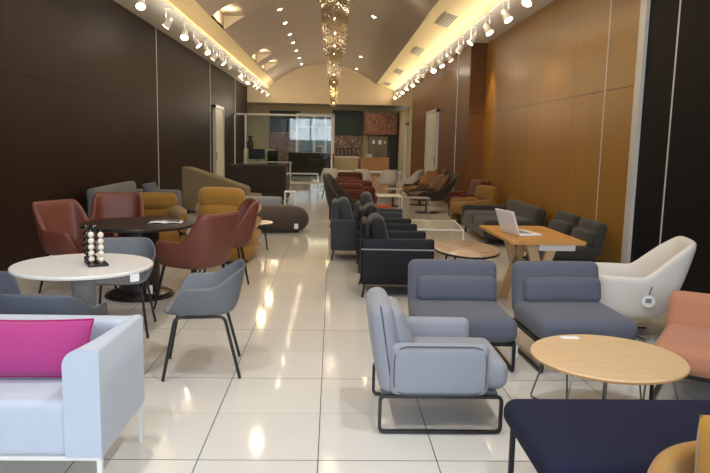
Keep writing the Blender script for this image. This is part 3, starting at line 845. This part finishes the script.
# ball sculpture
t = thing('ball_game', 'stacked columns of pearl and black balls on a black base on white table', 'ornament', (-1.57, 4.47, .74), 28)
obj('base', MB().cush((0, 0, .009), (.13, .2, .018), .008), 'jet', t)
for x, y, m_ in ((.025, -.045, 'pearl'), (-.03, -.01, 'pearl'), (-.005, .055, 'jet'), (-.052, .035, 'jet')):
    n_ = 6 if m_ == 'jet' else 5
    obj('rod', MB().tube([(x, y, .01), (x, y, .24)], .003), 'chrome', t)
    for k in range(n_): obj('ball', MB().ball((x, y, .04+k*.041), .0205), m_, t)

bucket('blue grey bucket chair right of the white table, side-on', (-.88, 4.54, 0), -82, tagp=(.0, .24, .52))
bucket('blue grey bucket chair beyond the white table', (-1.72, 5.45, 0), 8, tagp=(.2, .2, .3))
bucket('slate bucket chair between white sofa and white table, back to camera', (-1.6, 3.84, 0), 176, 'shellblue')
bucket('slate bucket chair at the far left edge, under the white table', (-2.4, 4.5, 0), 84, 'shellblue')

# dark table group
t = thing('dining_table', 'dark round table with a magazine on it', 'table', (-1.94, 6.75, 0))
obj('tabletop', disc(.55, .71, .74), 'darktop', t)
obj('pedestal', MB().lathe([(.001, .02), (.3, .02), (.3, .04), (.2, .06), (.2, .7), (.001, .71)], 40), 'darktop', t)
obj('foot_plate', disc(.34, 0, .02), 'darktop', t)
t = thing('magazine', 'open white magazine lying on the dark round table', 'magazine', (-1.68, 6.82, .741), 6)
w = MB()
w.quads([[(-.16+k*.04, y, .004+.008*math.sin(abs(k/4-1)*PI)) for k in range(9)] for y in (-.1, .1)])
obj('pages', w, 'paper', t, True, .005)
obj('photo', MB().box((.08, 0, .016), (.12, .14, .002)), 'ink', t, False); obj('photo', MB().box((-.09, .02, .016), (.1, .08, .002)), 'ink', t, False)
conference('maroon leather armchair by the dark wall, left of the dark table', (-2.6, 6.86, 0), 60)
conference('maroon leather armchair behind the dark table', (-2.5, 7.85, 0), 14)
conference('nearest maroon leather armchair, its back to us, right of the dark table', (-1.3, 6.3, 0), -118)
conference('maroon leather armchair between the nearest one and the mustard tub chair', (-1.22, 7.5, 0), -75)
channel('ochre tub chair in shadow behind the dark table', (-2.32, 8.8, 0), 20, 'mustard2', 4, .66, .84)
channel('mustard tub chair with stacked padded rolls left of the aisle', (-1.36, 8.95, 0), 170, 'mustard', 4, .76, .96, .29)
# little round side table
t = thing('side_table', 'small round side table beside the mustard tub chair', 'table', (-1.12, 9.78, 0))
obj('tabletop', disc(.26, .385, .405), 'travertine', t)
for a in (-30, 90, 210): obj('leg', MB().tube([(.16*math.cos(R(a)), .16*math.sin(R(a)), .386), (.22*math.cos(R(a)), .22*math.sin(R(a)), .004)], lambda q: .016-.006*q), 'black', t)
# ottoman
t = thing('ottoman', 'long dark rounded ottoman with a white tag beside the aisle', 'ottoman', (-1.0, 11.75, 0), 12)
obj('body', MB().cush((0, 0, .235), (1.15, .62, .42), .2, .012, k=6), 'ottoman', t)
obj('plinth', MB().box((0, 0, .015), (.8, .35, .03)), 'black', t, False)
add_tag(t, .33, -.315, .13, .07, .09)
# left sofas
sofa('mid grey sofa along the dark left wall', (-3.12, 10.9, 0), 90, 'greysofa', 2.0, .95, .42, .84, .7)
pillow('cushion', 'dark slate cushion on the mid grey sofa', 'slate', (-3.02, 11.3, .66), (-12, 0, 84), .55, .4, .15)
t = thing('chaise_sofa', 'taupe chaise sofa with a sloping back near the left wall door', 'sofa', (-2.38, 14.7, 0), 165)
obj('seat', MB().cush((0, -.1, .26), (1.5, .75, .34), .07, .01), 'taupe', t)
w = MB(); w.prism([(-.75, .1), (.75, .1), (.75, 1.0), (.58, 1.0), (-.75, .62)], -.12, .12, T(0, .36, 0, rx=R(90)))
obj('backrest', w, 'taupe', t, False).modifiers.new('bevel', 'BEVEL').width = .04
for sx in (-1, 1):
    for sy in (-1, 1): obj('leg', MB().tube([(sx*.65, sy*.34, .12), (sx*.66, sy*.35, .004)], .018), 'black', t)
sofa('dark high-backed sofa with its back to the glass partition', (-1.85, 17.2, 0), 176, 'darktaupe', 1.45, .85, .42, 1.0, .7)
t = thing('bench', 'light grey upholstered bench behind the dark ottoman', 'bench', (-1.5, 13.6, 0))
obj('seat', MB().cush((0, 0, .35), (.95, .55, .2), .05, .01), 'lightgrey', t)
for sx in (-1, 1):
    for sy in (-1, 1): obj('leg', MB().tube([(sx*.4, sy*.2, .26), (sx*.42, sy*.22, .004)], .015), 'black', t)
def wire_table(label, loc, lx, ly, h, top, metal='whitemetal', r=.012, rz=0, name='side_table'):
    t = thing(name, label, 'table', loc, rz)
    obj('tabletop', MB().box((0, 0, h-.006), (lx-.02, ly-.02, .012)), top, t, False)
    w = MB(); w.tube([(-lx/2, -ly/2, h-.006), (lx/2, -ly/2, h-.006), (lx/2, ly/2, h-.006), (-lx/2, ly/2, h-.006)], r, True, 4)
    obj('rim', w, metal, t, False)
    for sx in (-1, 1):
        for sy in (-1, 1): obj('leg', MB().tube([(sx*lx/2, sy*ly/2, h), (sx*lx/2, sy*ly/2, 0.002)], r, False, 4), metal, t, False)
    return t
wire_table('white wire-framed console table with glass top on the aisle, far back', (-.82, 18.4, 0), .84, .4, .72, 'tableglass')
wire_table('narrow white metal stand beside the light grey bench', (-.85, 13.6, 0), .2, .3, .58, 'whitelac')

# ------------------------------------------------------------------ middle: right of the aisle
boxchair('nearest black leather armchair with grey strap beside the aisle', (.68, 7.08, 0), 90, 'charblack', .7, .75, .62, .84, 'blackcush', 'darkmetal', True)
boxchair('black leather armchair directly behind the nearest black one', (.68, 8.36, 0), 90, 'charblack', .66, .72, .62, .84, 'blackcush', 'darkmetal', True)
boxchair('slate grey armchair with chrome legs on the aisle', (.36, 9.2, 0), 90, 'teal', .66, .74, .56, .86, None, 'chrome')
boxchair('slate grey armchair behind the chrome-legged one', (.72, 10.3, 0), 84, 'teal', .66, .74, .56, .74, None, 'chrome')
t = thing('shell_lounge_chair', 'dark brown-grey high-backed shell chair on the aisle', 'chair', (.36, 11.25, 0), 76)
obj('shell', shell_mesh(.26, .3, .35, .38, .36, .4, .6, 1.06, .16, 3., (.12, .3, .55, .85)), 'darktaupe', t, True, .05, 1)
obj('seat_cushion', MB().cush((0, -.05, .42), (.5, .55, .12), .05, .02), 'darktaupe', t)
for sx in (-1, 1):
    for sy in (-1, 1): obj('leg', MB().tube([(sx*.15, sy*.15, .36), (sx*.28, sy*.26, .004)], .015), 'black', t)
put('footstool', 'small orange stool beyond the slate grey armchairs', 'stool', MB().cush((.9, 12.0, .24), (.4, .4, .48), .09, .01), 'orange', smooth=True)
RU = 'rust pleated armchairs'
def pleat(label, loc, rz, bh=.78):
    t = boxchair(label, loc, rz, 'rust', .7, .72, .56, bh, None, 'black', False, RU, 'pleated_armchair')
    w = MB()
    for i in range(9): w.tube([(-.28+i*.07, .37, .16), (-.28+i*.07, .37, bh-.1)], .034, False, 8)
    obj('pleats', w, 'rust', t); return t
pleat('rust pleated armchair nearest the dark shell chair', (.34, 12.7, 0), 172)
pleat('rust pleated armchair directly behind the nearest rust one', (.52, 13.7, 0), 185)
pleat('rust pleated armchair in the middle of the rust row', (.34, 14.9, 0), 175, .84)
pleat('rust pleated armchair beside the white dining table', (.42, 16.9, 0), 182, .92)

# glass table, marble table
wire_table('low glass-topped table with white metal frame behind black armchairs', (1.5, 9.6, 0), .68, 1.1, .43, 'tableglass', 'whitemetal', .014, -4, 'coffee_table')
t = thing('coffee_table', 'oval beige marble table with dark rim behind the blue grey chairs', 'table', (1.55, 7.6, 0), 0)
tt_ = obj('tabletop', disc(.37, .39, .41, 1.65), 'travertine', t)
obj('rim', disc(.372, .375, .403, 1.65), 'black', tt_)
for a in (40, 140, 220, 320): obj('leg', MB().tube([(.2*math.cos(R(a)), .35*math.sin(R(a)), .38), (.28*math.cos(R(a)), .5*math.sin(R(a)), .004)], .012), 'black', t)

# laptop table
t = thing('work_table', 'honey oak table with pale trestle legs carrying a laptop', 'table', (1.93, 6.45, 0), 2)
w = MB(); P = []
for sx, sy, a0 in ((1, 1, 0), (-1, 1, 90), (-1, -1, 180), (1, -1, 270)):
    for k in range(6): q = R(a0+k*18); P.append((sx*.3+.05*math.cos(q), sy*.55+.05*math.sin(q)))
w.prism(P, .715, .74); obj('tabletop', w, 'honeytop', t, False)
for sy in (-1, 1):
    w = MB()
    w.box((0, 0, .355), (.085, .06, .75), T(-.12, sy*.38, 0, ry=R(18)*1)); w.box((0, 0, .355), (.085, .06, .75), T(.12, sy*.38, 0, ry=R(-18)))
    for sx in (-1, 1): 
        pass
    bmesh.ops.bisect_plane(w.b, geom=w.b.verts[:]+w.b.edges[:]+w.b.faces[:], plane_co=(0, 0, .003), plane_no=(0, 0, 1), clear_inner=True)
    bmesh.ops.bisect_plane(w.b, geom=w.b.verts[:]+w.b.edges[:]+w.b.faces[:], plane_co=(0, 0, .714), plane_no=(0, 0, 1), clear_outer=True)
    obj('trestle_leg', w, 'paleoak', t, False)
obj('drawer', MB().box((.12, -.32, .675), (.34, .3, .07), bevel=.006), 'whitelac', t, False)
t = thing('laptop', 'open white laptop on the honey oak table', 'laptop', (1.84, 6.38, .74), 106)
k_ = obj('keyboard_base', MB().cush((0, 0, .012), (.34, .24, .022), .008), 'laptop', t)
obj('keys', MB().box((0, .03, .0245), (.29, .1, .003)), 'greybase', k_, False)
obj('trackpad', MB().box((0, -.07, .0245), (.09, .06, .003)), 'whitelac', k_, False)
s_ = obj('lid', MB().cush((0, 0, .115), (.34, .012, .23), .005, 0, T(0, .125, .02, rx=R(-20))), 'laptop', t)
obj('screen', MB().box((0, -.008, .115), (.3, .003, .19), T(0, .125, .02, rx=R(-20))), 'screen', s_, False)

# right wall seating
sofa('charcoal sofa along the honey wall beyond the laptop table', (2.88, 11.3, 0), -90, 'charcoal', 1.9, 1.0, .4, .62, .5, (1, 0))
lounge('charcoal lounge chair against the honey wall, left of its twin', 'charcoal', (2.93, 9.05, 0), -84, W=.66, lumbar=True, group='charcoal lounge chairs on the honey wall')
lounge('charcoal lounge chair against the honey wall, nearest the pale trim', 'charcoal', (2.93, 8.2, 0), -88, W=.66, lumbar=True, group='charcoal lounge chairs on the honey wall')
channel('mustard tub chair behind the charcoal sofa', (2.82, 13.35, 0), -70, 'mustard2', 3, .5, .76, .32)
boxchair('rust red armchair between mustard tub chair and brown shell chair', (3.02, 14.6, 0), -80, 'rust', .8, .72, .55, .88, None, 'black')
def bshell(label, loc, rz, mat, cm, h=.92):
    t = thing('shell_lounge_chair', label, 'chair', loc, rz)
    obj('shell', shell_mesh(.28, .32, .4, .42, .3, .36, .52, h, .5, 2.6, (.1, .3, .5, .9)), mat, t, True, .05, 1)
    obj('seat_cushion', MB().cush((0, -.05, .39), (.56, .62, .15), .06, .03), cm, t)
    obj('back_cushion', MB().cush((0, 0, 0), (.52, .16, .5), .07, .03, T(0, .3, .66, rx=R(-38))), cm, t)
    obj('pedestal', MB().lathe([(.001, 0), (.26, 0), (.26, .015), (.03, .03), (.03, .31), (.001, .31)], 24), 'black', t)
    return t
bshell('dark taupe shell lounge chair with brown leather seat', (2.2, 15.5, 0), -70, 'darktaupe', 'brownleather')
bshell('tan leather lounge chair with plump cushions by right door', (2.3, 17.5, 0), -60, 'brownleather', 'tanleather', .95)
t = thing('side_table', 'small round table on a slim black stem left of tan leather chair', 'table', (1.55, 17.0, 0))
obj('tabletop', disc(.28, .43, .445), 'travertine', t); obj('stem', MB().tube([(0, 0, .015), (0, 0, .43)], .018), 'black', t); obj('foot', disc(.16, 0, .015), 'black', t)
wire_table('low white wire table right of the rust armchairs', (1.28, 15.4, 0), .6, .7, .4, 'whitelac')
wire_table('taupe metal side table before the dark taupe shell chair', (1.72, 13.6, 0), .5, .4, .5, 'greybase', 'greybase', .012)

# far white dining group
t = thing('dining_table', 'long white table across the far end of the aisle', 'table', (.9, 20.0, 0))
obj('tabletop', MB().box((0, 0, .73), (2.3, .9, .03), bevel=.008), 'whitelac', t, False)
for sx in (-1, 1):
    for sy in (-1, 1): obj('leg', MB().tube([(sx*1.05, sy*.38, .715), (sx*1.08, sy*.4, .004)], .025), 'whitemetal', t)
def wshell(label, loc, rz):
    t = thing('dining_chair', label, 'chair', loc, rz, 'white shell chairs at the long white table')
    obj('shell', shell_mesh(.2, .2, .27, .26, .44, .46, .6, .86, .3, 2.8), 'offwhite', t, True, .02, 1)
    for sx in (-1, 1):
        for sy in (-1, 1): obj('leg', MB().tube([(sx*.12, sy*.12, .44), (sx*.24, sy*.24, .004)], .012), 'wire', t)
    return t
w0 = wshell('white shell chair left end of the near side of white table', (-.05, 19.1, 0), 178)
dup(w0, 'white shell chair behind the rust armchairs at the white table', (.85, 19.0, 0), 170)
dup(w0, 'white shell chair turned sideways at the right end of white table', (2.25, 19.3, 0), 235)
dup(w0, 'white shell chair in the middle of the near side of white table', (1.55, 18.9, 0), 190)

# office behind the partition
t = thing('cabinet', 'white low cabinet behind the glass partition with a vase', 'cabinet', (-3.1, 28.6, 0))
obj('body', MB().box((0, 0, .61), (1.3, .45, 1.22), bevel=.01), 'whitewall', t, False)
for sx in (-1, 1): obj('door', MB().box((sx*.325, -.235, .6), (.62, .02, 1.1), bevel=.005), 'whitewall', t, False)
t = thing('vase', 'dark bronze vase standing on the white cabinet', 'vase', (-3.48, 28.6, 1.22))
obj('body', MB().lathe([(.001, 0), (.1, 0), (.15, .12), (.15, .25), (.07, .4), (.06, .46), (.12, .54), (.1, .54), (.05, .46)], 28), 'vase', t)
t = thing('desk', 'pale office desk behind the glass partition', 'desk', (-2.6, 27.2, 0))
obj('desktop', MB().box((0, 0, .73), (1.9, .7, .03), bevel=.006), 'whitelac', t, False)
for sx in (-1, 1): obj('leg_panel', MB().box((sx*.9, 0, .357), (.04, .64, .714)), 'whitelac', t, False)
t = thing('monitor', 'black computer monitor on the pale office desk', 'monitor', (-3.05, 27.2, .746))
obj('screen', MB().box((0, 0, .3), (.66, .04, .4), bevel=.01), 'screen', t, False); obj('stand', MB().tube([(0, .02, .01), (0, .02, .15)], .02), 'black', t); obj('foot', MB().box((0, .02, .006), (.24, .18, .012)), 'black', t, False)
t = thing('office_chair', 'black office chair behind the pale office desk', 'chair', (-2.5, 27.9, 0))
obj('seat', MB().cush((0, 0, .48), (.48, .48, .09), .04, .01), 'blackcush', t); obj('backrest', MB().cush((0, .24, .88), (.44, .08, .62), .04, .01), 'blackcush', t)
obj('column', MB().tube([(0, 0, .06), (0, 0, .45)], .025), 'black', t)
for k in range(5): obj('foot', MB().tube([(0, 0, .08), (.27*math.cos(k*1.2566), .27*math.sin(k*1.2566), .02)], .018), 'black', t)

# ------------------------------------------------------------------ daylight, world, camera
W = bpy.data.worlds.new('world'); bpy.context.scene.world = W; W.use_nodes = True
bg = W.node_tree.nodes['Background']; bg.inputs[0].default_value = (.75, .87, 1, 1); bg.inputs[1].default_value = .9
a = lamp('AREA', (0, Y0-1.1, 3.3), 700, (.82, .91, 1.), (0, 4, .2), shape='RECTANGLE', size=7.2, size_y=3.4)
# the downlight rows carry on over the front of the room
for yy in (.8, 3.2, 5.6, 8., 10.6, 13.4):
    for xx in (-1.5, 1.1): lamp('AREA', (xx, yy, vz(xx)-.06), 46 if yy < 5 else 18, (1, .97, .93) if yy < 5 else (1, .8, .56), (xx, yy, 0), shape='DISK', size=.16)
# rear room lights without fixtures; the office one is added to brighten it
lamp('POINT', (-2.4, 27.9, 3.0), 55, (1, .86, .66), shadow_soft_size=.25)
lamp('AREA', (0, 33, 3.4), 60, (1, .82, .6), (0, 33, 0), shape='RECTANGLE', size=5, size_y=2)

def camera():
    f = 670.; H = 1.585
    dY = Vector((333-355, 236.5-142, -f)).normalized(); r = R(1.2)
    u = Vector((math.tan(r), 1., 0)); u.z = (dY.x*u.x+dY.y*u.y)/-dY.z
    dZ = u.normalized(); dX = dY.cross(dZ)
    rot = Matrix((dX, dY, dZ))     # world <- cam
    cd = bpy.data.cameras.new('camera'); cd.sensor_width = 36; cd.lens = f*36/710; cd.clip_end = 200; cd.clip_start = .05
    co = bpy.data.objects.new('camera', cd); C.objects.link(co)
    co.matrix_world = Matrix.Translation((0, 0, H)) @ rot.to_4x4()
    bpy.context.scene.camera = co
camera()
vs = bpy.context.scene.view_settings
vs.view_transform = 'Standard'; vs.look = 'None'; vs.gamma = 1; vs.use_curve_mapping = False; vs.exposure = .12
